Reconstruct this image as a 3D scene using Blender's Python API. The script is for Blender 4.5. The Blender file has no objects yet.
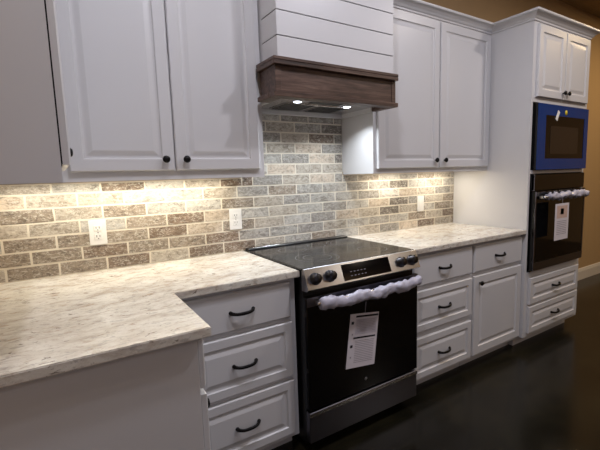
import bpy, bmesh, math, random
from mathutils import Matrix, Vector, noise
random.seed(7)
S = bpy.context.scene
COL = S.collection
PI = math.pi

# ------------------------------------------------------------------ camera
def make_camera():
    yaw, pitch, roll, f = 0.5733, -0.1225, -0.0286, 395.9
    F = Vector((math.sin(yaw)*math.cos(pitch), math.cos(yaw)*math.cos(pitch), math.sin(pitch)))
    R = Vector((math.cos(yaw), -math.sin(yaw), 0)); U = R.cross(F)
    R2 = R*math.cos(roll)+U*math.sin(roll); U2 = -R*math.sin(roll)+U*math.cos(roll)
    m = Matrix((R2, U2, -F)).transposed().to_4x4(); m.translation = Vector((-0.9224, -2.1967, 1.3518))
    cd = bpy.data.cameras.new('camera'); cam = bpy.data.objects.new('camera', cd); COL.objects.link(cam)
    cam.matrix_world = m
    cd.sensor_width = 36; cd.lens = f/600*36
    cd.shift_x = -13.0/600; cd.shift_y = -0.9/600; cd.clip_start = 0.02
    S.camera = cam
make_camera()

# ------------------------------------------------------------------ world, lights, exposure
w = bpy.data.worlds.new('world'); S.world = w; w.use_nodes = True
w.node_tree.nodes['Background'].inputs[0].default_value = (0.55, 0.56, 0.62, 1)
w.node_tree.nodes['Background'].inputs[1].default_value = 0.15
S.view_settings.view_transform = 'Standard'; S.view_settings.look = 'None'
S.view_settings.gamma = 1; S.view_settings.exposure = 0.0
S.view_settings.use_curve_mapping = False

def area(name, loc, size, power, color, rot=(0,0,0), size_y=None, spread=None, parent=None):
    l = bpy.data.lights.new(name, 'AREA'); l.energy = power; l.color = color
    l.size = size
    if size_y: l.shape = 'RECTANGLE'; l.size_y = size_y
    else: l.shape = 'DISK'
    if spread: l.spread = spread
    o = bpy.data.objects.new(name, l); COL.objects.link(o); o.location = loc; o.rotation_euler = rot
    if parent: o.parent = parent
    return o
COOL = (0.90, 0.90, 1.0); WARM = (1.0, 0.80, 0.50); AMBER = (1.0, 0.72, 0.38); LED = (0.86, 0.93, 1.0)
# ceiling downlights of the kitchen (white) and of the room beyond (warm)
DOWN = [(-0.35, -1.4, COOL, 19), (1.0, -1.6, COOL, 21), (2.4, -1.8, (1.0, 0.9, 0.84), 18),
        (4.6, -1.2, AMBER, 26), (-0.4, -3.6, COOL, 6), (3.7, -4.4, (1.0, 0.9, 0.78), 16), (5.4, -3.4, AMBER, 12)]  # lamp near the front wall is added to brighten it for the panel's reflection
for x, y, c, p in DOWN:
    area('downlight', (x, y, 3.03), 0.13, p, c)
# bluish fill added behind the camera, set at an unseen window
area('window_fill', (-0.2, -4.9, 1.6), 1.5, 4, (0.78, 0.82, 1.0), rot=(PI/2, 0, 0), size_y=1.3)
# under-cabinet strips
area('cabinet_strip_light', (-0.62, -0.13, 1.352), 1.0, 4.2, (1.0, 0.94, 0.80), size_y=0.03)
area('cabinet_strip_light', (1.12, -0.13, 1.352), 0.34, 1.6, (1.0, 0.93, 0.80), size_y=0.03)
area('cabinet_strip_light', (1.62, -0.13, 1.352), 0.34, 1.6, (1.0, 0.93, 0.80), size_y=0.03)
# hood lamps
area('hood_lamp_light', (0.205, -0.335, 1.7365), 0.034, 2.6, LED, spread=2.25)
area('hood_lamp_light', (0.555, -0.310, 1.7365), 0.034, 2.6, LED, spread=2.25)

# ------------------------------------------------------------------ materials
def lin(c):
    return tuple(((v/255)/12.92 if v/255 <= .04045 else ((v/255+.055)/1.055)**2.4) for v in c)
def mat(name, rgb, rough=0.5, metal=0.0, bump=0, bscale=40, var=0.0, vscale=6, coat=0, spec=0.5, emit=None, es=1):
    m = bpy.data.materials.new(name); m.use_nodes = True; nt = m.node_tree; N = nt.nodes; L = nt.links
    b = N['Principled BSDF']; c = lin(rgb)+(1,)
    b.inputs['Base Color'].default_value = c; b.inputs['Roughness'].default_value = rough
    b.inputs['Metallic'].default_value = metal; b.inputs['Specular IOR Level'].default_value = spec
    b.inputs['Coat Weight'].default_value = coat; b.inputs['Coat Roughness'].default_value = 0.08
    tc = N.new('ShaderNodeTexCoord')
    if var:
        n = N.new('ShaderNodeTexNoise'); n.inputs['Scale'].default_value = vscale; n.inputs['Detail'].default_value = 4
        L.new(tc.outputs['Object'], n.inputs['Vector'])
        mx = N.new('ShaderNodeMix'); mx.data_type = 'RGBA'
        mx.inputs[6].default_value = tuple(v*(1-var) for v in c[:3])+(1,); mx.inputs[7].default_value = tuple(min(1, v*(1+var)) for v in c[:3])+(1,)
        L.new(n.outputs['Fac'], mx.inputs[0]); L.new(mx.outputs[2], b.inputs['Base Color'])
    if bump:
        n = N.new('ShaderNodeTexNoise'); n.inputs['Scale'].default_value = bscale; n.inputs['Detail'].default_value = 3
        L.new(tc.outputs['Object'], n.inputs['Vector'])
        bp = N.new('ShaderNodeBump'); bp.inputs['Strength'].default_value = bump; bp.inputs['Distance'].default_value = 0.002
        L.new(n.outputs['Fac'], bp.inputs['Height']); L.new(bp.outputs['Normal'], b.inputs['Normal'])
    if emit:
        b.inputs['Emission Color'].default_value = lin(emit)+(1,); b.inputs['Emission Strength'].default_value = es
    return m

def ramp(N, stops):
    r = N.new('ShaderNodeValToRGB'); e = r.color_ramp.elements
    while len(e) < len(stops): e.new(0.5)
    for k, (p, c) in enumerate(stops):
        e[k].position = p; e[k].color = lin(c)+(1,)
    return r
def noise_node(nt, scale, detail=4, rough=.6, mp=None, dist=0):
    n = nt.nodes.new('ShaderNodeTexNoise'); n.inputs['Scale'].default_value = scale
    n.inputs['Detail'].default_value = detail; n.inputs['Roughness'].default_value = rough; n.inputs['Distortion'].default_value = dist
    tc = nt.nodes.new('ShaderNodeTexCoord'); m = nt.nodes.new('ShaderNodeMapping')
    if mp: m.inputs['Scale'].default_value = mp
    nt.links.new(tc.outputs['Object'], m.inputs['Vector']); nt.links.new(m.outputs[0], n.inputs['Vector'])
    return n
def mixc(nt, fac, a, b, mode='MIX'):
    x = nt.nodes.new('ShaderNodeMix'); x.data_type = 'RGBA'; x.blend_type = mode
    for s, v in ((0, fac), (6, a), (7, b)):
        if hasattr(v, 'links'): nt.links.new(v, x.inputs[s])
        elif isinstance(v, (int, float)): x.inputs[s].default_value = v
        else: x.inputs[s].default_value = lin(v)+(1,)
    return x.outputs[2]

def granite():
    m = bpy.data.materials.new('cream_granite'); m.use_nodes = True; nt = m.node_tree; N = nt.nodes; L = nt.links
    b = N['Principled BSDF']
    cloud = noise_node(nt, 9, 9, .74, (.9, 1.5, 1.5), .5)
    base = ramp(N, [(.32, (172, 160, 146)), (.43, (200, 192, 180)), (.52, (215, 210, 199)), (.66, (228, 225, 216))])
    L.new(cloud.outputs['Fac'], base.inputs[0])
    def layer(prev, scale, mp, lo, hi, amt, col, dist=0):
        n = noise_node(nt, scale, 6, .68, mp, dist)
        q = ramp(N, [(lo, (0,0,0)), (hi, (255,255,255))]); L.new(n.outputs['Fac'], q.inputs[0])
        k = N.new('ShaderNodeMath'); k.operation = 'MULTIPLY'; k.inputs[1].default_value = amt; L.new(q.outputs[0], k.inputs[0])
        return mixc(nt, k.outputs[0], prev, col)
    c3 = layer(base.outputs[0], 20, (.75, 1.6, 1.6), .55, .64, .55, (160, 136, 112), .6)
    c3 = layer(c3, 36, (.8, 1.5, 1.5), .56, .63, .5, (140, 134, 130), .4)
    c3 = layer(c3, 30, (.7, 1.6, 1.6), .61, .65, .85, (96, 78, 64), .6)
    c3 = layer(c3, 85, (.8, 1.3, 1.3), .60, .68, .5, (110, 94, 84))
    L.new(c3, b.inputs['Base Color']); b.inputs['Roughness'].default_value = .16
    return m

def tile_mat():
    m = bpy.data.materials.new('tumbled_travertine'); m.use_nodes = True; nt = m.node_tree; N = nt.nodes; L = nt.links
    b = N['Principled BSDF']
    at = N.new('ShaderNodeAttribute'); at.attribute_name = 'tone'
    n1 = noise_node(nt, 20, 8, .75, (1, 1, 1.6), 1.2)
    r1 = ramp(N, [(.36, (140, 132, 124)), (.5, (226, 222, 218)), (.62, (255, 255, 255))]); L.new(n1.outputs['Fac'], r1.inputs[0])
    c = mixc(nt, .85, at.outputs['Color'], r1.outputs[0], 'MULTIPLY')
    n2 = noise_node(nt, 60, 5, .7, (1, 1, 2), 1)
    r2 = ramp(N, [(.50, (0,0,0)), (.62, (255,255,255))]); L.new(n2.outputs['Fac'], r2.inputs[0])
    mm = N.new('ShaderNodeMath'); mm.operation = 'MULTIPLY'; mm.inputs[1].default_value = .62; L.new(r2.outputs[0], mm.inputs[0])
    c = mixc(nt, mm.outputs[0], c, (222, 216, 204))
    n3 = noise_node(nt, 34, 5, .75, (1, 1, 1.5), 1.5)
    r3 = ramp(N, [(.58, (0,0,0)), (.66, (255,255,255))]); L.new(n3.outputs['Fac'], r3.inputs[0])
    mm2 = N.new('ShaderNodeMath'); mm2.operation = 'MULTIPLY'; mm2.inputs[1].default_value = .5; L.new(r3.outputs[0], mm2.inputs[0])
    c = mixc(nt, mm2.outputs[0], c, (84, 74, 64))
    L.new(c, b.inputs['Base Color']); b.inputs['Roughness'].default_value = .5
    bp = N.new('ShaderNodeBump'); bp.inputs['Strength'].default_value = .35; bp.inputs['Distance'].default_value = .003
    L.new(n2.outputs['Fac'], bp.inputs['Height']); L.new(bp.outputs[0], b.inputs['Normal'])
    return m

def wood_mat():
    m = bpy.data.materials.new('dark_stained_wood'); m.use_nodes = True; nt = m.node_tree; N = nt.nodes; L = nt.links
    b = N['Principled BSDF']
    n = noise_node(nt, 5, 7, .7, (.7, 9, 9), .6)
    r = ramp(N, [(.3, (40, 29, 24)), (.48, (76, 56, 47)), (.62, (102, 80, 69)), (.8, (132, 113, 102))]); L.new(n.outputs['Fac'], r.inputs[0])
    L.new(r.outputs[0], b.inputs['Base Color']); b.inputs['Roughness'].default_value = .42
    bp = N.new('ShaderNodeBump'); bp.inputs['Strength'].default_value = .25; bp.inputs['Distance'].default_value = .002
    L.new(n.outputs['Fac'], bp.inputs['Height']); L.new(bp.outputs[0], b.inputs['Normal'])
    return m

def floor_mat():
    m = bpy.data.materials.new('dark_polished_concrete'); m.use_nodes = True; nt = m.node_tree; N = nt.nodes; L = nt.links
    b = N['Principled BSDF']
    n = noise_node(nt, 1.6, 8, .65, None, .8)
    r = ramp(N, [(.3, (13, 12, 8)), (.5, (23, 21, 14)), (.7, (38, 34, 22))]); L.new(n.outputs['Fac'], r.inputs[0])
    L.new(r.outputs[0], b.inputs['Base Color'])
    rr = N.new('ShaderNodeMapRange'); rr.inputs[3].default_value = .12; rr.inputs[4].default_value = .3
    L.new(n.outputs['Fac'], rr.inputs[0]); L.new(rr.outputs[0], b.inputs['Roughness'])
    b.inputs['Specular IOR Level'].default_value = .35
    return m

PAINT = mat('white_cabinet_paint', (206, 205, 206), .34, bump=.04, bscale=60)
GAP = mat('dark_gap', (10, 10, 11), .8)
GRAN = granite(); TILE = tile_mat(); WOOD = wood_mat(); FLOOR = floor_mat()
GROUT = mat('light_grout', (226, 218, 202), .85, bump=.3, bscale=200)
TAN = mat('tan_wall_paint', (174, 146, 108), .75, bump=.1, bscale=150)
CEIL = mat('ceiling_paint', (150, 126, 92), .85, bump=.1, bscale=90)
TRIM = mat('white_trim_paint', (214, 208, 200), .4)
BLACKM = mat('black_bronze_hardware', (20, 18, 18), .38, metal=.6)
STEEL = mat('brushed_stainless', (206, 204, 206), .26, metal=1, bump=.03, bscale=300)
KNOBM = mat('dark_knob_metal', (62, 60, 62), .3, metal=1)
DSTEEL = mat('dark_stainless', (134, 134, 146), .3, metal=1)
GLASSB = mat('black_glass', (6, 6, 8), .06, spec=.5)
COOKG = mat('cooktop_glass', (24, 24, 26), .12, spec=.35)
BLACKP = mat('black_enamel', (14, 14, 15), .35)
PLATE = mat('white_outlet_plastic', (232, 230, 226), .35)
SLOT = mat('outlet_slot', (30, 28, 28), .6)
FOAM = mat('white_plastic_wrap', (182, 180, 194), .35, bump=.8, bscale=45, var=.15, vscale=40)
PAPER = mat('white_paper', (214, 208, 214), .8)
INK = mat('black_ink', (26, 22, 26), .8)
GREY = mat('grey_print', (150, 144, 152), .8)
PINK = mat('pale_red_print', (200, 172, 160), .8)
FILM = mat('blue_protective_film', (0, 52, 116), .2, spec=.4, coat=.3)
YEL = mat('yellow_sticker', (224, 206, 40), .5)
LAMP = mat('lit_lamp_lens', (255, 255, 255), .3, emit=(232, 240, 255), es=14)
STRIPE = mat('lit_strip_lens', (255, 240, 210), .3, emit=(255, 226, 170), es=6)
RING = mat('printed_ring', (96, 96, 98), .3)
SKYP = mat('glowing_window_pane', (150, 160, 190), .1, emit=(150, 165, 205), es=.8)  # glowing pane of the added window

# ------------------------------------------------------------------ mesh helpers
class MB:
    def __init__(s): s.bm = bmesh.new(); s.mats = []
    def mi(s, m):
        if m not in s.mats: s.mats.append(m)
        return s.mats.index(m)
    def box(s, x0, x1, y0, y1, z0, z1, m, bev=0.0, seg=1, rot=None):
        t = bmesh.new(); bmesh.ops.create_cube(t, size=1)
        for v in t.verts: v.co = Vector(((x0+x1)/2+v.co.x*(x1-x0), (y0+y1)/2+v.co.y*(y1-y0), (z0+z1)/2+v.co.z*(z1-z0)))
        if bev: bmesh.ops.bevel(t, geom=t.edges[:], offset=bev, segments=seg, affect='EDGES')
        if rot: bmesh.ops.transform(t, matrix=rot, verts=t.verts)
        s.add(t, m)
    def add(s, t, m, smooth=False):
        k = s.mi(m); t.verts.ensure_lookup_table(); t.verts.index_update()
        vs = [s.bm.verts.new(v.co) for v in t.verts]
        for f in t.faces:
            try:
                nf = s.bm.faces.new([vs[v.index] for v in f.verts]); nf.material_index = k; nf.smooth = smooth
            except ValueError: pass
        t.free()
    def front(s, x0, x1, z0, z1, yb, m, rail=.055, slab=False, th=.02):
        yf = yb-th
        if slab: R = [(0, th), (0, .007), (.004, .003), (.009, 0), (.012, 0)]
        else:
            R = [(0, th), (0, .004), (.004, 0), (rail, 0), (rail+.004, .006), (rail+.012, .0075), (rail+.018, .0065),
                 (rail+.034, .0015), (rail+.037, .0008)]
        k = s.mi(m); prev = None; first = None
        for ins, d in R:
            y = yf+d
            ring = [s.bm.verts.new(p) for p in ((x0+ins, y, z0+ins), (x1-ins, y, z0+ins), (x1-ins, y, z1-ins), (x0+ins, y, z1-ins))]
            if prev:
                for i in range(4):
                    j = (i+1) % 4
                    f = s.bm.faces.new((prev[i], prev[j], ring[j], ring[i])); f.material_index = k
            else: first = ring
            prev = ring
        s.bm.faces.new(prev).material_index = k; s.bm.faces.new(first[::-1]).material_index = k
    def lathe(s, prof, m, mtx=Matrix(), n=20, smooth=True):
        # prof: (r, z) around local Z
        t = bmesh.new(); rings = []
        for r, z in prof:
            if r < 1e-6: rings.append([t.verts.new((0, 0, z))])
            else: rings.append([t.verts.new((r*math.cos(2*PI*i/n), r*math.sin(2*PI*i/n), z)) for i in range(n)])
        for a, b in zip(rings, rings[1:]):
            for i in range(n):
                j = (i+1) % n
                if len(a) == 1 and len(b) == 1: continue
                if len(a) == 1: t.faces.new((a[0], b[i], b[j]))
                elif len(b) == 1: t.faces.new((a[i], a[j], b[0]))
                else: t.faces.new((a[i], a[j], b[j], b[i]))
        if len(rings[0]) > 1: t.faces.new(rings[0][::-1])
        if len(rings[-1]) > 1: t.faces.new(rings[-1])
        bmesh.ops.transform(t, matrix=mtx, verts=t.verts); s.add(t, m, smooth)
    def tube(s, pts, rad, m, n=10, flat=1.0, wob=0, squash=(1, 1)):
        t = bmesh.new(); rings = []; pts = [Vector(p) for p in pts]
        for k, p in enumerate(pts):
            d = (pts[min(k+1, len(pts)-1)]-pts[max(k-1, 0)]).normalized()
            u = d.cross(Vector((0, 0, 1)));
            if u.length < 1e-3: u = Vector((1, 0, 0))
            u.normalize(); v = u.cross(d)
            r = rad[k] if isinstance(rad, (list, tuple)) else rad
            ring = []
            for i in range(n):
                a = 2*PI*i/n; q = r
                if wob: q = r*(1+wob*noise.noise(Vector((p.x*22+math.cos(a), p.z*9+math.sin(a), 4.1))*1.3)+wob*.5*noise.noise(Vector((p.x*70, math.cos(a)*2, math.sin(a)*2))))
                ring.append(t.verts.new(p+u*q*math.cos(a)*squash[0]+v*q*math.sin(a)*squash[1]))
            rings.append(ring)
        for a, b in zip(rings, rings[1:]):
            for i in range(n):
                j = (i+1) % n; t.faces.new((a[i], a[j], b[j], b[i]))
        t.faces.new(rings[0][::-1]); t.faces.new(rings[-1]); s.add(t, m, True)
    def prism(s, poly, z0, z1, m, bev=0):
        t = bmesh.new(); a = [t.verts.new((x, y, z0)) for x, y in poly]; b = [t.verts.new((x, y, z1)) for x, y in poly]
        n = len(poly)
        for i in range(n): t.faces.new((a[i], a[(i+1) % n], b[(i+1) % n], b[i]))
        t.faces.new(a[::-1]); tf = t.faces.new(b)
        if bev:
            bmesh.ops.recalc_face_normals(t, faces=t.faces)
            bmesh.ops.bevel(t, geom=[e for e in t.edges], offset=bev, segments=2, affect='EDGES')
        s.add(t, m)
    def sweep(s, path, prof, m):
        # path: list of (x, y); profile: (outward, z), outward = right-hand side of travel; mitred
        k = s.mi(m); P = [Vector(p) for p in path]; rings = []
        for i, p in enumerate(P):
            ns = []
            if i > 0: d = (P[i]-P[i-1]).normalized(); ns.append(Vector((d.y, -d.x)))
            if i < len(P)-1: d = (P[i+1]-P[i]).normalized(); ns.append(Vector((d.y, -d.x)))
            nn = sum(ns, Vector((0, 0))).normalized(); q = 1/max(.3, nn.dot(ns[0]))
            rings.append([s.bm.verts.new((p.x+nn.x*o*q, p.y+nn.y*o*q, z)) for o, z in prof])
        n = len(prof)
        for a, b in zip(rings, rings[1:]):
            for i in range(n): s.bm.faces.new((a[i], a[(i+1) % n], b[(i+1) % n], b[i])).material_index = k
        s.bm.faces.new(rings[0][::-1]).material_index = k; s.bm.faces.new(rings[-1]).material_index = k
    def build(s, name, parent=None, origin=None):
        bmesh.ops.recalc_face_normals(s.bm, faces=s.bm.faces)
        if origin is not None: bmesh.ops.translate(s.bm, vec=-Vector(origin), verts=s.bm.verts)
        me = bpy.data.meshes.new(name); s.bm.to_mesh(me); s.bm.free()
        for m in s.mats: me.materials.append(m)
        o = bpy.data.objects.new(name, me); COL.objects.link(o)
        if origin is not None: o.location = origin
        if parent:
            o.parent = parent
            if origin is not None: pass
        return o

def tag(o, label=None, cat=None, group=None, kind=None):
    if label: o['label'] = label
    if cat: o['category'] = cat
    if group: o['group'] = group
    if kind: o['kind'] = kind
    return o
def thing(name, label, cat, loc=(0, 0, 0), rz=0, group=None):
    o = bpy.data.objects.new(name, None); COL.objects.link(o); o.location = loc; o.rotation_euler = (0, 0, rz)
    o.empty_display_size = .1
    return tag(o, label, cat, group)
def struct(name, mb): return tag(mb.build(name), kind='structure')

# ------------------------------------------------------------------ the room
WX = -1.226
def bx(*a, **k):
    m = MB(); m.box(*a, **k); return m
struct('floor', bx(WX-.1, 7.1, -5.1, .1, -.1, 0, FLOOR))
struct('ceiling', bx(WX-.1, 7.1, -5.1, .1, 3.05, 3.15, CEIL))
struct('wall_back', bx(WX-.1, 7.1, 0, .1, 0, 3.05, TAN))
struct('wall_left', bx(WX-.1, WX, -5.0, 0, 0, 3.05, TAN))
struct('wall_right', bx(7.0, 7.1, -5.0, 0, 0, 3.05, TAN))
m = MB()
for a in ((WX-.1, -1.05, 0, 3.05), (.65, 7.1, 0, 3.05), (-1.05, .65, 0, .9), (-1.05, .65, 2.3, 3.05)):
    m.box(a[0], a[1], -5.1, -5.0, a[2], a[3], TAN)
struct('wall_front', m)
m = MB(); m.box(-1.05, .65, -5.07, -5.06, .9, 2.3, SKYP)  # unseen window with a glowing pane, added to go with the bluish fill
for a in ((-1.05, .65, .9, .95), (-1.05, .65, 2.25, 2.3), (-1.05, -1.0, .95, 2.25), (.6, .65, .95, 2.25), (-.22, -.18, .95, 2.25)):
    m.box(a[0], a[1], -5.06, -5.02, a[2], a[3], TRIM)
struct('added_window_1', m)
m = MB()
m.sweep([(2.759, 0), (7.0, 0)], [(0, 0), (.016, 0), (.016, .105), (.012, .118), (.008, .136), (0, .14)], TRIM)
struct('baseboard_back', m)

# ------------------------------------------------------------------ backsplash
TONES = {'A': (134, 116, 100), 'B': (162, 149, 134), 'C': (192, 183, 169), 'D': (196, 193, 186), 'E': (216, 201, 182), 'F': (128, 120, 112), 'G': (170, 166, 160)}
ROWS = {  # tones by row, from the left wall to the right
 0: 'BBACAACDBDCGEACBADCB', 1: 'BBABBAGDGCDGDBCACBAB', 2: 'BBBAEBCDGECFCDBCGBAB', 3: 'CCDBAEDCDGDEFGCBCDAB',
 4: 'BCBDDBCGDDGDECGCEDBA', 5: 'ECCDDCGBDDGGFDCDCDBA', 6: 'CDADCAGCEGBDGBCDDCAF', 7: 'GCDDCGDECCDBCCDECCDC',
 8: 'DDDDDDDGEFDDDD', 9: 'DDDDDDDCEGDDD', 10: 'DDDDDDGCAGDDD', 11: 'DDDDDDGCGFGDD', 12: 'DDDDDDDGGGFDD', 13: 'DDDDDDGFGFGDD'}
HTOP = 1.70
def backsplash():
    g = MB(); g.box(WX+.001, 1.926, -.0098, -.001, .9145, 1.349, GROUT); g.box(.001, .742, -.0098, -.001, 1.349, 1.87, GROUT)
    g.mi(TILE)
    lay = g.bm.loops.layers.color.new('tone') if False else g.bm.loops.layers.float_color.new('tone')
    P, H = .2015, .0640
    rnd = random.Random(3)
    for k in range(15):
        z0 = .9155+H*k; z1 = z0+H
        xs = -1.1385 if k % 2 == 0 else -1.2415
        lo, hi, top = (WX+.002, 1.925, z1) if z0 < 1.33 else (.002, .741, min(z1, 1.868))
        if z0 < 1.349 < z1: top = 1.347
        segs = [(k, lo, hi, z0, top)]
        if z0 < 1.349 < z1: segs.append((k, .002, .741, z0, z1)); 
        if z0 < 1.349 < z1: segs = [(k, lo, 0.0, z0, top), (k, .002, .741, z0, z1), (k, .7445, hi, z0, top)]
        for (_, lo, hi, za, zb) in segs:
            n = -1
            while True:
                xa = xs+P*n; xb = xa+P
                if xa > hi: break
                a = max(xa+.0022, lo); b = min(xb-.0022, hi)
                if b-a > .012 and zb-za > .015:
                    row = ROWS.get(k, ROWS[13])
                    j = n+(0 if k % 2 else 0); j = j if k % 2 else j
                    ch = row[j] if 0 <= j < len(row) else rnd.choice('BCDG')
                    c = TONES[ch]; q = rnd.uniform(.94, 1.06); c = tuple(min(255, v*q) for v in c)
                    c = lin(c)+(1,)
                    t = bmesh.new(); bmesh.ops.create_cube(t, size=1)
                    y0, y1 = -.0105-rnd.random()*.0015, -.004
                    for v in t.verts:
                        v.co = Vector(((a+b)/2+v.co.x*(b-a)+rnd.uniform(-.0012, .0012), (y0+y1)/2+v.co.y*(y1-y0), (za+zb)/2+v.co.z*(zb-za-.0045)+rnd.uniform(-.0012, .0012)))
                    bmesh.ops.bevel(t, geom=t.edges[:], offset=.0022, segments=2, affect='EDGES')
                    nf = len(g.bm.faces); g.add(t, TILE); g.bm.faces.ensure_lookup_table()
                    for f in g.bm.faces[nf:]:
                        for l in f.loops: l[lay] = c
                n += 1
    o = g.build('tile_backsplash')
    tag(o, 'tumbled brown and grey stone brick tile backsplash between worktops and wall cabinets', 'backsplash')
backsplash()

# ------------------------------------------------------------------ worktops
m = MB(); m.prism([(WX+.001, -.0012), (WX+.001, -1.077), (-.5696, -1.077), (-.5696, -.648), (-.003, -.648), (-.003, -.0012)], .884, .914, GRAN, .003)
tag(m.build('granite_worktop'), 'L-shaped polished cream granite worktop left of the range', 'worktop')
m = MB(); m.prism([(.762, -.0012), (.762, -.648), (1.925, -.648), (1.925, -.0012)], .884, .914, GRAN, .003)
tag(m.build('granite_worktop'), 'straight cream granite worktop between the range and the tall oven cabinet', 'worktop')

# ------------------------------------------------------------------ hardware
def knob(parent, x, y, z):
    m = MB(); m.lathe([(.005, 0), (.005, .010), (.010, .013), (.0155, .017), (.0165, .022), (.013, .027), (.006, .029), (0, .0293)], BLACKM, Matrix.Translation((x, y+.0005, z)) @ Matrix.Rotation(PI/2, 4, 'X'))
    return m.build('knob', parent)
def handle(parent, x, y, z, w=.105):
    m = MB(); pts = []; rad = []
    for i in range(15):
        t = -1+2*i/14
        pts.append((x+t*w/2, y-.021*(1-t**4)-.003, z-.004*(1-t*t)+.002)); rad.append(.0062+.0030*abs(t)**6+.0012*(1-abs(t)))
    m.tube(pts, rad, BLACKM, 8, squash=(.8, 1.1))
    for sx in (-1, 1): m.lathe([(.0085, 0), (.0085, .004), (.006, .008), (0, .009)], BLACKM, Matrix.Translation((x+sx*w/2, y+.0005, z+.004)) @ Matrix.Rotation(PI/2, 4, 'X'), 12)
    return m.build('handle', parent)
def drawer(parent, x0, x1, z0, z1, yb, slab=False, rail=.04):
    m = MB(); m.front(x0, x1, z0, z1, yb, PAINT, rail=rail, slab=slab); d = m.build('drawer', parent)
    handle(d, (x0+x1)/2, yb-.02, (z0+z1)/2-.004); return d
def door(parent, x0, x1, z0, z1, yb, kx, kz, rail=.055):
    m = MB(); m.front(x0, x1, z0, z1, yb, PAINT, rail=rail); d = m.build('door', parent)
    knob(d, kx, yb-.02, kz); return d

# ------------------------------------------------------------------ base cabinets
def carcass(parent, x0, x1, y, z0, z1, reveals, yb=-.002, toe=True):
    # box with dark recesses behind the fronts' joints
    m = MB(); m.box(x0, x1, y, yb, z0, z1, PAINT, .0015)
    for (a, b, c, d) in reveals: m.box(a, b, y-.0012, y+.003, c, d, GAP)
    if toe: m.box(x0+.002, x1-.002, y+.075, yb, .0, z0-.0005, PAINT)
    return m.build('carcass', parent)
YB = -.608
t = thing('base_cabinet', 'white three-drawer base cabinet left of the range with stacked bow pulls', 'cabinet')
carcass(t, -.606, -.012, YB, .08, .883, [])
drawer(t, -.535, -.044, .692, .863, YB, slab=True); drawer(t, -.535, -.040, .403, .671, YB); drawer(t, -.535, -.040, .108, .381, YB)
t = thing('base_cabinet', 'white three-drawer base cabinet immediately right of the range', 'cabinet')
carcass(t, .765, 1.3375, YB, .08, .883, [])
drawer(t, .772, 1.328, .682, .863, YB, slab=True); drawer(t, .772, 1.328, .402, .652, YB); drawer(t, .772, 1.328, .105, .362, YB)
t = thing('base_cabinet', 'white base cabinet with one drawer over one door beside the tall oven cabinet', 'cabinet')
carcass(t, 1.339, 1.925, YB, .08, .883, [])
drawer(t, 1.348, 1.912, .682, .863, YB, slab=True)
door(t, 1.348, 1.912, .105, .655, YB, 1.405, .606, .055)
# unit along the left wall (local -Y faces into the aisle)
t = thing('base_cabinet', 'white base cabinet at the near end of the worktop showing its plain grey-white end panel', 'cabinet', (WX, 0, 0), PI/2)
carcass(t, -1.05, -.614, -.620, .08, .883, [])
drawer(t, -1.04, -.66, .712, .868, -.6235, slab=True)
door(t, -1.04, -.66, .125, .690, -.6235, -.958, .612)

# ------------------------------------------------------------------ wall cabinets
CROWN = [(0, 2.362), (.006, 2.362), (.008, 2.372), (.014, 2.376), (.022, 2.386), (.036, 2.398), (.046, 2.404), (.052, 2.406), (.055, 2.412), (.055, 2.42), (0, 2.42)]
YU = -.322
def strip(label, x0, x1, grp='strip lights under the wall cabinets'):
    m = MB(); m.box(x0, x1, -.155, -.105, 1.3555, 1.3685, PLATE, .002); m.box(x0+.01, x1-.01, -.148, -.112, 1.3535, 1.3555, STRIPE)
    tag(m.build('under_cabinet_light'), label, 'light', grp)
def wallcab(parent, x0, x1, z1=2.362):
    m = MB()
    m.box(x0, x1, YU, YU+.02, 1.3515, 1.41, PAINT); m.box(x0, x1, YU+.02, -.002, 1.370, z1, PAINT)
    m.box(x0, x1, YU, YU+.02, 1.41, z1, PAINT); m.box(x0, x0+.015, YU+.02, -.012, 1.3515, 1.370, PAINT); m.box(x1-.015, x1, YU+.02, -.012, 1.3515, 1.370, PAINT)
    return m.build('carcass', parent)
def crown(parent, path):
    m = MB(); m.sweep(path, CROWN, PAINT); return m.build('crown_moulding', parent)
t = thing('wall_cabinet', 'white two-door wall cabinet left of the wood range hood', 'cabinet', (0, 0, 0))
wallcab(t, -.893, -.003); 
door(t, -.866, -.4575, 1.392, 2.345, YU, -.497, 1.441, .05); door(t, -.4505, -.034, 1.392, 2.345, YU, -.407, 1.441, .05)
crown(t, [(-.845, YU), (-.003, YU)])
t = thing('wall_cabinet', 'white two-door wall cabinet between the range hood and the tall cabinet', 'cabinet')
wallcab(t, .745, 1.925)
door(t, .772, 1.332, 1.382, 2.345, YU, 1.292, 1.432, .05); door(t, 1.345, 1.905, 1.382, 2.345, YU, 1.385, 1.432, .05)
t = thing('wall_cabinet', 'wall cabinet at the left edge of the photo showing only its plain side panel', 'cabinet', (WX, 0, 0), PI/2)
wallcab(t, -1.04, -.003)
m = MB(); m.box(-1.036, -.42, YU-.0035, YU+.001, 1.398, 2.344, GAP); m.build('door_gap_shade', t)  # dark sheet painting the shade in the gap behind the door
m = MB(); m.front(-1.0385, -.42, 1.395, 2.345, YU-.0035, PAINT, rail=.05, th=.0185); d = m.build('door', t); knob(d, -.455, YU-.022, 1.462)
crown(t, [(-1.04, YU), (-.42, YU)])
strip('under-cabinet strip light beneath the cabinet left of the hood', -1.1+.24, -.12)
strip('under-cabinet strip light beneath the first door right of the hood', .95, 1.29)
strip('under-cabinet strip light beneath the door beside the tall cabinet', 1.45, 1.79)

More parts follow.
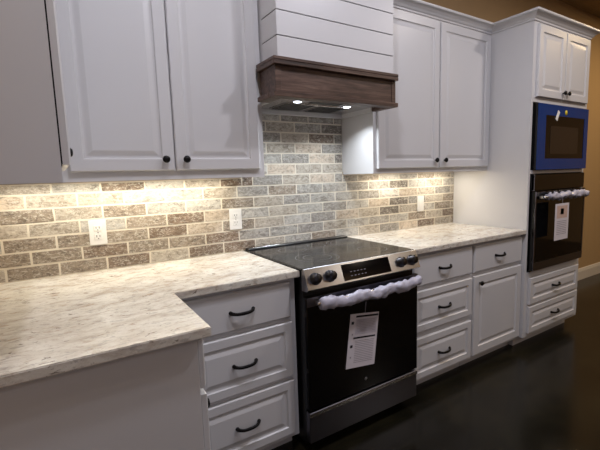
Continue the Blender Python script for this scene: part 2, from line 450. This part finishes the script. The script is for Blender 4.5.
# ------------------------------------------------------------------ tall oven cabinet
XT, XR, YT = 1.927, 2.757, -.645
t = thing('tall_oven_cabinet', 'tall white cabinet housing the microwave and wall oven', 'cabinet')
m = MB()
m.box(XT, XT+.02, YT, -.002, .09, 2.362, PAINT); m.box(XR-.02, XR, YT, -.002, .09, 2.362, PAINT)
m.box(XT+.02, XR-.02, -.02, -.002, .09, 2.362, PAINT)
m.box(XT+.02, XR-.02, YT, -.02, .09, .588, PAINT); m.box(XT+.02, XR-.02, YT, -.02, 1.318, 1.342, PAINT); m.box(XT+.02, XR-.02, YT, -.02, 1.822, 2.362, PAINT)
m.box(XT+.01, XR-.01, YT+.08, -.02, 0, .089, PAINT)
m.build('carcass', t)
door(t, 1.972, 2.344, 1.858, 2.345, YT, 2.317, 1.905, .05); door(t, 2.352, 2.724, 1.858, 2.345, YT, 2.379, 1.905, .05)
drawer(t, 1.972, 2.718, .345, .545, YT); drawer(t, 1.972, 2.718, .120, .325, YT)
m = MB(); m.sweep([(.745, YU-.0005), (XT-.0005, YU-.0005), (XT-.0005, YT-.0005), (XR+.0005, YT-.0005), (XR+.0005, -.002)], CROWN, PAINT); struct('trim_1', m)

# microwave
t = thing('built_in_microwave', 'built-in microwave covered with blue protective film in the tall cabinet', 'microwave', (.018, 0, 0))
m = MB(); m.box(1.96, 2.70, -.643, -.10, 1.345, 1.819, BLACKP); m.build('body', t)
m = MB(); m.box(1.952, 2.708, -.672, -.6455, 1.345, 1.812, GLASSB, .003); dd = m.build('door', t)
m = MB()
for a in ((1.952, 2.708, 1.735, 1.812), (1.952, 2.708, 1.346, 1.425), (1.952, 2.06, 1.425, 1.735), (2.645, 2.708, 1.425, 1.735)):
    m.box(a[0], a[1], -.6745, -.6722, a[2], a[3], FILM)
m.build('protective_film', dd)
m = MB(); m.box(2.13, 2.55, -.6738, -.6722, 1.46, 1.66, mat('microwave_window_reflection', (44, 36, 30), .2)); m.build('window_reflection', dd)  # brownish reflection painted as a panel over the black window
m = MB(); m.lathe([(.018, 0), (.018, .001), (0, .001)], YEL, Matrix.Translation((2.345, -.6746, 1.765)) @ Matrix.Rotation(PI/2, 4, 'X')); m.build('round_sticker', dd)
m = MB(); m.box(2.205, 2.235, -.6765, -.6746, 1.70, 1.775, PLATE, .0005, rot=Matrix.Translation((2.22, 0, 1.74)) @ Matrix.Rotation(.5, 4, 'Y') @ Matrix.Translation((-2.22, 0, -1.74))); m.build('film_pull_tab', dd)

# wall oven
t = thing('wall_oven', 'black glass built-in wall oven with plastic-wrapped handle under the microwave', 'oven', (.015, 0, 0))
m = MB(); m.box(1.96, 2.70, -.643, -.10, .592, 1.314, BLACKP); m.build('body', t)
m = MB(); m.box(1.950, 2.710, -.668, -.6455, 1.195, 1.312, GLASSB, .003); m.box(1.950, 1.953, -.6688, -.646, 1.195, 1.312, DSTEEL); m.build('control_panel', t)
m = MB(); m.box(1.950, 2.710, -.678, -.6455, .605, 1.190, GLASSB, .003); dd = m.build('door', t)
m = MB(); m.box(1.950, 1.966, -.6805, -.6782, .606, 1.189, DSTEEL); m.box(2.694, 2.710, -.6805, -.6782, .606, 1.189, DSTEEL); m.box(1.966, 2.694, -.6805, -.6782, .606, .664, DSTEEL); m.build('door_frame', dd)
m = MB(); m.tube([(1.985+i*.069, -.722, 1.148) for i in range(11)], .008, STEEL)
for x in (2.0, 2.66): m.box(x-.012, x+.012, -.728, -.679, 1.137, 1.159, STEEL, .003)
m.build('handle', dd)
m = MB(); m.tube([(2.045+i*.0125, -.722, 1.150+.004*math.sin(i*.9)) for i in range(48)], [.024+.004*math.sin(i*1.7) for i in range(48)], FOAM, 14, wob=.55)
m.build('handle_wrap', dd)['label'] = 'crumpled plastic wrap around the handle'
def sheet(name, label, cx, z0, z1, wd, y, tilt, items, cat='label'):
    # thin printed card; items in card coordinates (0..1)
    r = thing(name, label, cat, (cx, y, z1)); r.rotation_euler = (0, tilt, 0)
    h = z1-z0; m = MB(); nx, nz = 6, 10
    m.box(-wd/2, wd/2, -.0006, .0006, -h, 0, PAPER); m.build('card', r)
    m = MB()
    for (a, b, c, d, mt) in items: m.box(-wd/2+a*wd, -wd/2+b*wd, -.0012, -.0006, -h*d, -h*c, mt)
    m.build('printing', r)
    return r
it = [(.12, .88, .06, .40, PINK), (.38, .62, .14, .30, PAPER)]+[(.14, .86, .48+.05*i, .495+.05*i, GREY) for i in range(8)]
s_ = sheet('hang_tag', 'white card tag hanging from the wall oven handle', 2.205, .825, 1.095, .20, -.752, 0, it)
m = MB(); m.box(-.0015, .0015, -.001, .001, 0, .045, GREY); m.box(-.0015, .0015, .0, .0025, .035, .05, GREY); m.build('string', s_)

# ------------------------------------------------------------------ range
t = thing('slide_in_range', 'stainless slide-in electric range with black glass cooktop and oven door', 'range')
RX0, RX1 = .002, .736
m = MB(); m.box(RX0+.002, RX1-.002, -.655, -.03, .05, .905, BLACKP); m.box(RX0+.03, RX1-.03, -.60, -.05, 0.0, .05, BLACKP); m.build('body', t)
m = MB(); m.box(RX0-.004, RX1+.004, -.662, -.065, .9155, .924, COOKG, .002)
m.box(RX0+.003, RX1-.003, -.650, -.070, .905, .9155, BLACKP)
ck = m.build('cooktop', t)
m = MB()
for (x, y, r) in ((.2, -.49, .115), (.2, -.49, .075), (.57, -.50, .085), (.2, -.23, .08), (.57, -.22, .075), (.57, -.22, .1), (.385, -.2, .055)):
    prof = [(r-.0012, 0), (r+.0012, 0), (r+.0012, .0004), (r-.0012, .0004)]
    b2 = bmesh.new(); n = 40; rs = [[b2.verts.new((x+pr*math.cos(2*PI*i/n), y+pr*math.sin(2*PI*i/n), .9241+pz)) for i in range(n)] for pr, pz in prof]
    for a, b in ((0, 1), (1, 2), (2, 3), (3, 0)):
        for i in range(n): b2.faces.new((rs[a][i], rs[a][(i+1) % n], rs[b][(i+1) % n], rs[b][i]))
    m.add(b2, RING)
m.build('burner_rings', ck)
m = MB(); m.box(RX0-.002, RX1+.002, -.062, -.0125, .915, .932, BLACKP, .003); m.box(RX0+.03, RX0+.20, -.058, -.05, .9322, .9345, STEEL, .0008); m.build('rear_vent_trim', t)
# slanted control panel
def slant(parent):
    m = MB(); prof = [(-.655, .9145), (-.668, .9235), (-.676, .921), (-.712, .832), (-.700, .822), (-.655, .818)]
    t2 = bmesh.new(); A = [t2.verts.new((RX0-.001, y, z)) for y, z in prof]; B = [t2.verts.new((RX1+.001, y, z)) for y, z in prof]
    n = len(prof)
    for i in range(n): t2.faces.new((A[i], A[(i+1) % n], B[(i+1) % n], B[i]))
    t2.faces.new(A); t2.faces.new(B[::-1]); m.add(t2, STEEL); return m.build('control_panel', parent)
cp = slant(t)
ang = math.atan2(.036, .089)
def onpanel(x, s, out=0):  # s: 0 bottom .. 1 top
    y = -.712+.036*s; z = .832+.089*s
    return Vector((x, y, z))+out*Vector((0, -math.cos(ang), math.sin(ang)))
PR = Matrix.Rotation(-ang, 4, 'X')
m = MB(); p = onpanel(.366, .5); m.box(-.155, .155, -.002, .001, -.040, .040, GLASSB, .0008, rot=Matrix.Translation(p) @ PR); dsp = m.build('display', cp)
m = MB()
p = onpanel(.366, .5)
for i in range(5):
    for j in range(2): m.box(-.11+i*.022, -.10+i*.022, -.0026, -.0021, -.022+j*.02, -.019+j*.02, GREY, 0, rot=Matrix.Translation(p) @ PR)
m.build('display_marks', dsp)
for x in (.050, .135, .603, .685):
    p = onpanel(x, .48)
    m = MB(); R_ = Matrix.Translation(p) @ Matrix.Rotation(PI/2-ang, 4, 'X')
    m.lathe([(.029, -.001), (.029, .004), (.024, .007), (.0225, .028), (.020, .031), (0, .031)], KNOBM, R_, 28, True)
    m.box(-.0025, .0025, .004, .022, .0305, .0325, BLACKP, 0, rot=R_)
    m.build('knob', cp)
m = MB(); m.box(RX0, RX1, -.692, -.656, .232, .790, GLASSB, .003); m.box(RX0+.001, RX1-.001, -.6935, -.6925, .745, .789, DSTEEL); dd = m.build('oven_door', t)
m = MB(); m.lathe([(.009, 0), (.009, .001), (0, .001)], RING, Matrix.Translation((.350, -.6924, .290)) @ Matrix.Rotation(PI/2, 4, 'X')); m.build('round_badge', dd)
m = MB(); m.tube([(.03+i*.0680, -.742, .772) for i in range(11)], .008, STEEL)
for x in (.05, .69): m.box(x-.013, x+.013, -.748, -.694, .760, .784, STEEL, .003)
m.build('handle', dd)
m = MB(); m.box(RX0, RX1, -.690, -.656, .062, .218, DSTEEL, .004); m.box(RX0+.001, RX1-.001, -.6925, -.6902, .198, .216, STEEL); m.build('storage_drawer', t)
N_ = 60
m = MB(); m.tube([(.045+i*.0110, -.742, .765+.005*math.sin(i*.35)-.008*math.sin(i/(N_-1)*PI)) for i in range(N_)], [.024+.003*math.sin(i*.42)+.002*math.sin(i*1.3) for i in range(N_)], FOAM, 20, wob=.28, squash=(.85, 1.15))
m.build('handle_wrap', dd)['label'] = 'white plastic wrap around the handle'
it = [(.2, .98, .035, .07, INK), (.06, .14, .14, .19, INK), (.2, .94, .10, .38, mat('pale_print_block', (196, 190, 200), .8)), (.16, .93, .43, .46, INK),
      (.08, .16, .57, .62, INK), (.10, .14, .36, .39, GREY), (.1, .14, .78, .81, GREY)]
it += [(.24, .9, .12+.03*i, .127+.03*i, GREY) for i in range(8)]+[(.24, .9, .50+.033*i, .508+.033*i, GREY) for i in range(13)]
s_ = sheet('care_leaflet', 'white printed instruction leaflet hanging on the black range door', .347, .368, .648, .19, -.6965, .13, it)
m = MB(); m.box(-.001, .001, -.0005, .0005, 0, .06, GREY); m.build('string', s_)

# ------------------------------------------------------------------ hood
t = thing('range_hood', 'shiplap range hood cover with dark wood mantel band and lit steel insert', 'range hood')
m = MB(); HX0, HX1, HY = .001, .742, -.5
m.box(HX0+.004, HX1-.004, HY+.004, -.002, 1.9005, 3.045, PAINT)
z = 1.900; zs = [1.895, 2.003]
while zs[-1] < 3.0: zs.append(zs[-1]+.113)
for a, b in zip(zs, zs[1:]):
    m.box(HX0, HX1, HY-.004, HY+.0035, a+.0022, min(b, 3.045)-.0022, PAINT, .0008)
    m.box(HX0, HX0+.0035, HY+.0037, YU-.023, a+.0022, min(b, 3.045)-.0022, PAINT, .0008)
for a in zs[1:-1]: m.box(HX0+.001, HX1-.001, HY+.0025, HY+.0045, a-.0022, a+.0022, GAP); m.box(HX0+.002, HX0+.0045, HY+.006, YU-.024, a-.0022, a+.0022, GAP)
m.build('shiplap_cover', t)
m = MB()
m.box(-.018, .742, -.512, -.345, 1.745, 1.8645, WOOD, .001)       # band face and returns are solid framed boards
for x0, x1 in ((-.021, .010), (.715, .745)): m.box(x0, x1, -.5155, -.4, 1.745, 1.8645, WOOD, .001)
m.build('wood_band', t)
m = MB(); m.box(-.036, .750, -.535, -.345, 1.865, 1.884, WOOD, .002); m.box(-.036, .750, -.535, -.345, 1.8845, 1.900, WOOD, .002); m.build('top_ledge', t)
m = MB(); m.box(-.036, .750, -.532, -.470, 1.722, 1.7445, WOOD, .002); m.box(-.036, .028, -.470, -.345, 1.722, 1.7445, WOOD, .002); m.box(.715, .750, -.470, -.345, 1.722, 1.7445, WOOD, .002)
m.box(.030, .713, -.05, -.015, 1.722, 1.7445, PAINT, .001); m.box(.003, .030, -.343, -.015, 1.722, 1.7445, PAINT, .001); m.box(.713, .741, -.343, -.015, 1.722, 1.7445, PAINT, .001)
m.build('bottom_ledge', t)
m = MB(); m.box(.032, .711, -.468, -.052, 1.7445, 1.758, STEEL, .001)
m.box(.16, .37, -.285, -.09, 1.740, 1.7448, STEEL, .001); m.box(.39, .60, -.285, -.09, 1.740, 1.7448, STEEL, .001)
for i in range(9):
    for x0 in (.17, .40): m.box(x0+i*.021, x0+i*.021+.008, -.28, -.095, 1.7385, 1.7401, GAP)
ins = m.build('steel_insert', t)
m = MB(); m.box(.28, .48, -.37, -.32, 1.7415, 1.7444, BLACKP, .001); m.build('control_strip', ins)
for x, y in ((.205, -.335), (.555, -.31)):
    m = MB(); m.lathe([(.036, 0), (.036, -.002), (.030, -.0025), (0, -.0025)], STEEL, Matrix.Translation((x, y, 1.7444)), 24)
    m.lathe([(.021, -.0026), (.019, -.0034), (0, -.0036)], LAMP, Matrix.Translation((x, y, 1.7444)), 24); m.build('lamp', ins)

# ------------------------------------------------------------------ outlets
def outlet(x, z, label, decora=False):
    r = thing('wall_outlet', label, 'wall plate', (x, -.0128, z), 0)
    m = MB(); m.box(-.038, .038, -.005, 0, -.061, .061, PLATE, .002, 2); pl = m.build('cover_plate', r)
    m = MB()
    if decora: m.box(-.017, .017, -.0075, -.005, -.034, .034, PLATE, .001); m.build('rocker', r)
    else:
        for s in (-1, 1):
            t2 = MB(); t2.box(-.017, .017, -.0068, -.005, s*.021-.0145, s*.021+.0145, PLATE, .0012)
            t2.box(-.008, -.0055, -.0071, -.0068, s*.021-.002, s*.021+.008, SLOT); t2.box(.0055, .008, -.0071, -.0068, s*.021-.002, s*.021+.008, SLOT)
            t2.box(-.002, .002, -.0071, -.0068, s*.021-.010, s*.021-.006, SLOT); t2.build('socket', r)
        m.lathe([(.003, 0), (.003, .0008), (0, .001)], GREY, Matrix.Translation((0, -.0052, 0)) @ Matrix.Rotation(PI/2, 4, 'X'), 10); m.build('screw', r)
outlet(-.765, 1.105, 'white double outlet on the stone tile left of the range, furthest from the hood')
outlet(-.052, 1.110, 'white double outlet on the stone tile at the left rear corner of the range')
outlet(1.512, 1.105, 'white rocker switch plate on the tile right of the range', True)

# ------------------------------------------------------------------ ceiling downlights (above the frame)
NMS = ['over the left worktop', 'in front of the range', 'in front of the tall cabinet', 'beyond the tall cabinet', 'behind the camera on the left', 'added behind the camera on the right to brighten the front wall', 'at the far right of the room']
for (x, y, c, p), nm in zip(DOWN, NMS):
    m = MB(); m.lathe([(.095, 0), (.095, -.006), (.07, -.008), (.0695, 0)], TRIM, n=28)
    o = m.build('recessed_downlight'); o.location = (x, y, 3.0495); tag(o, 'round recessed ceiling downlight '+nm, 'downlight', 'ceiling downlights')
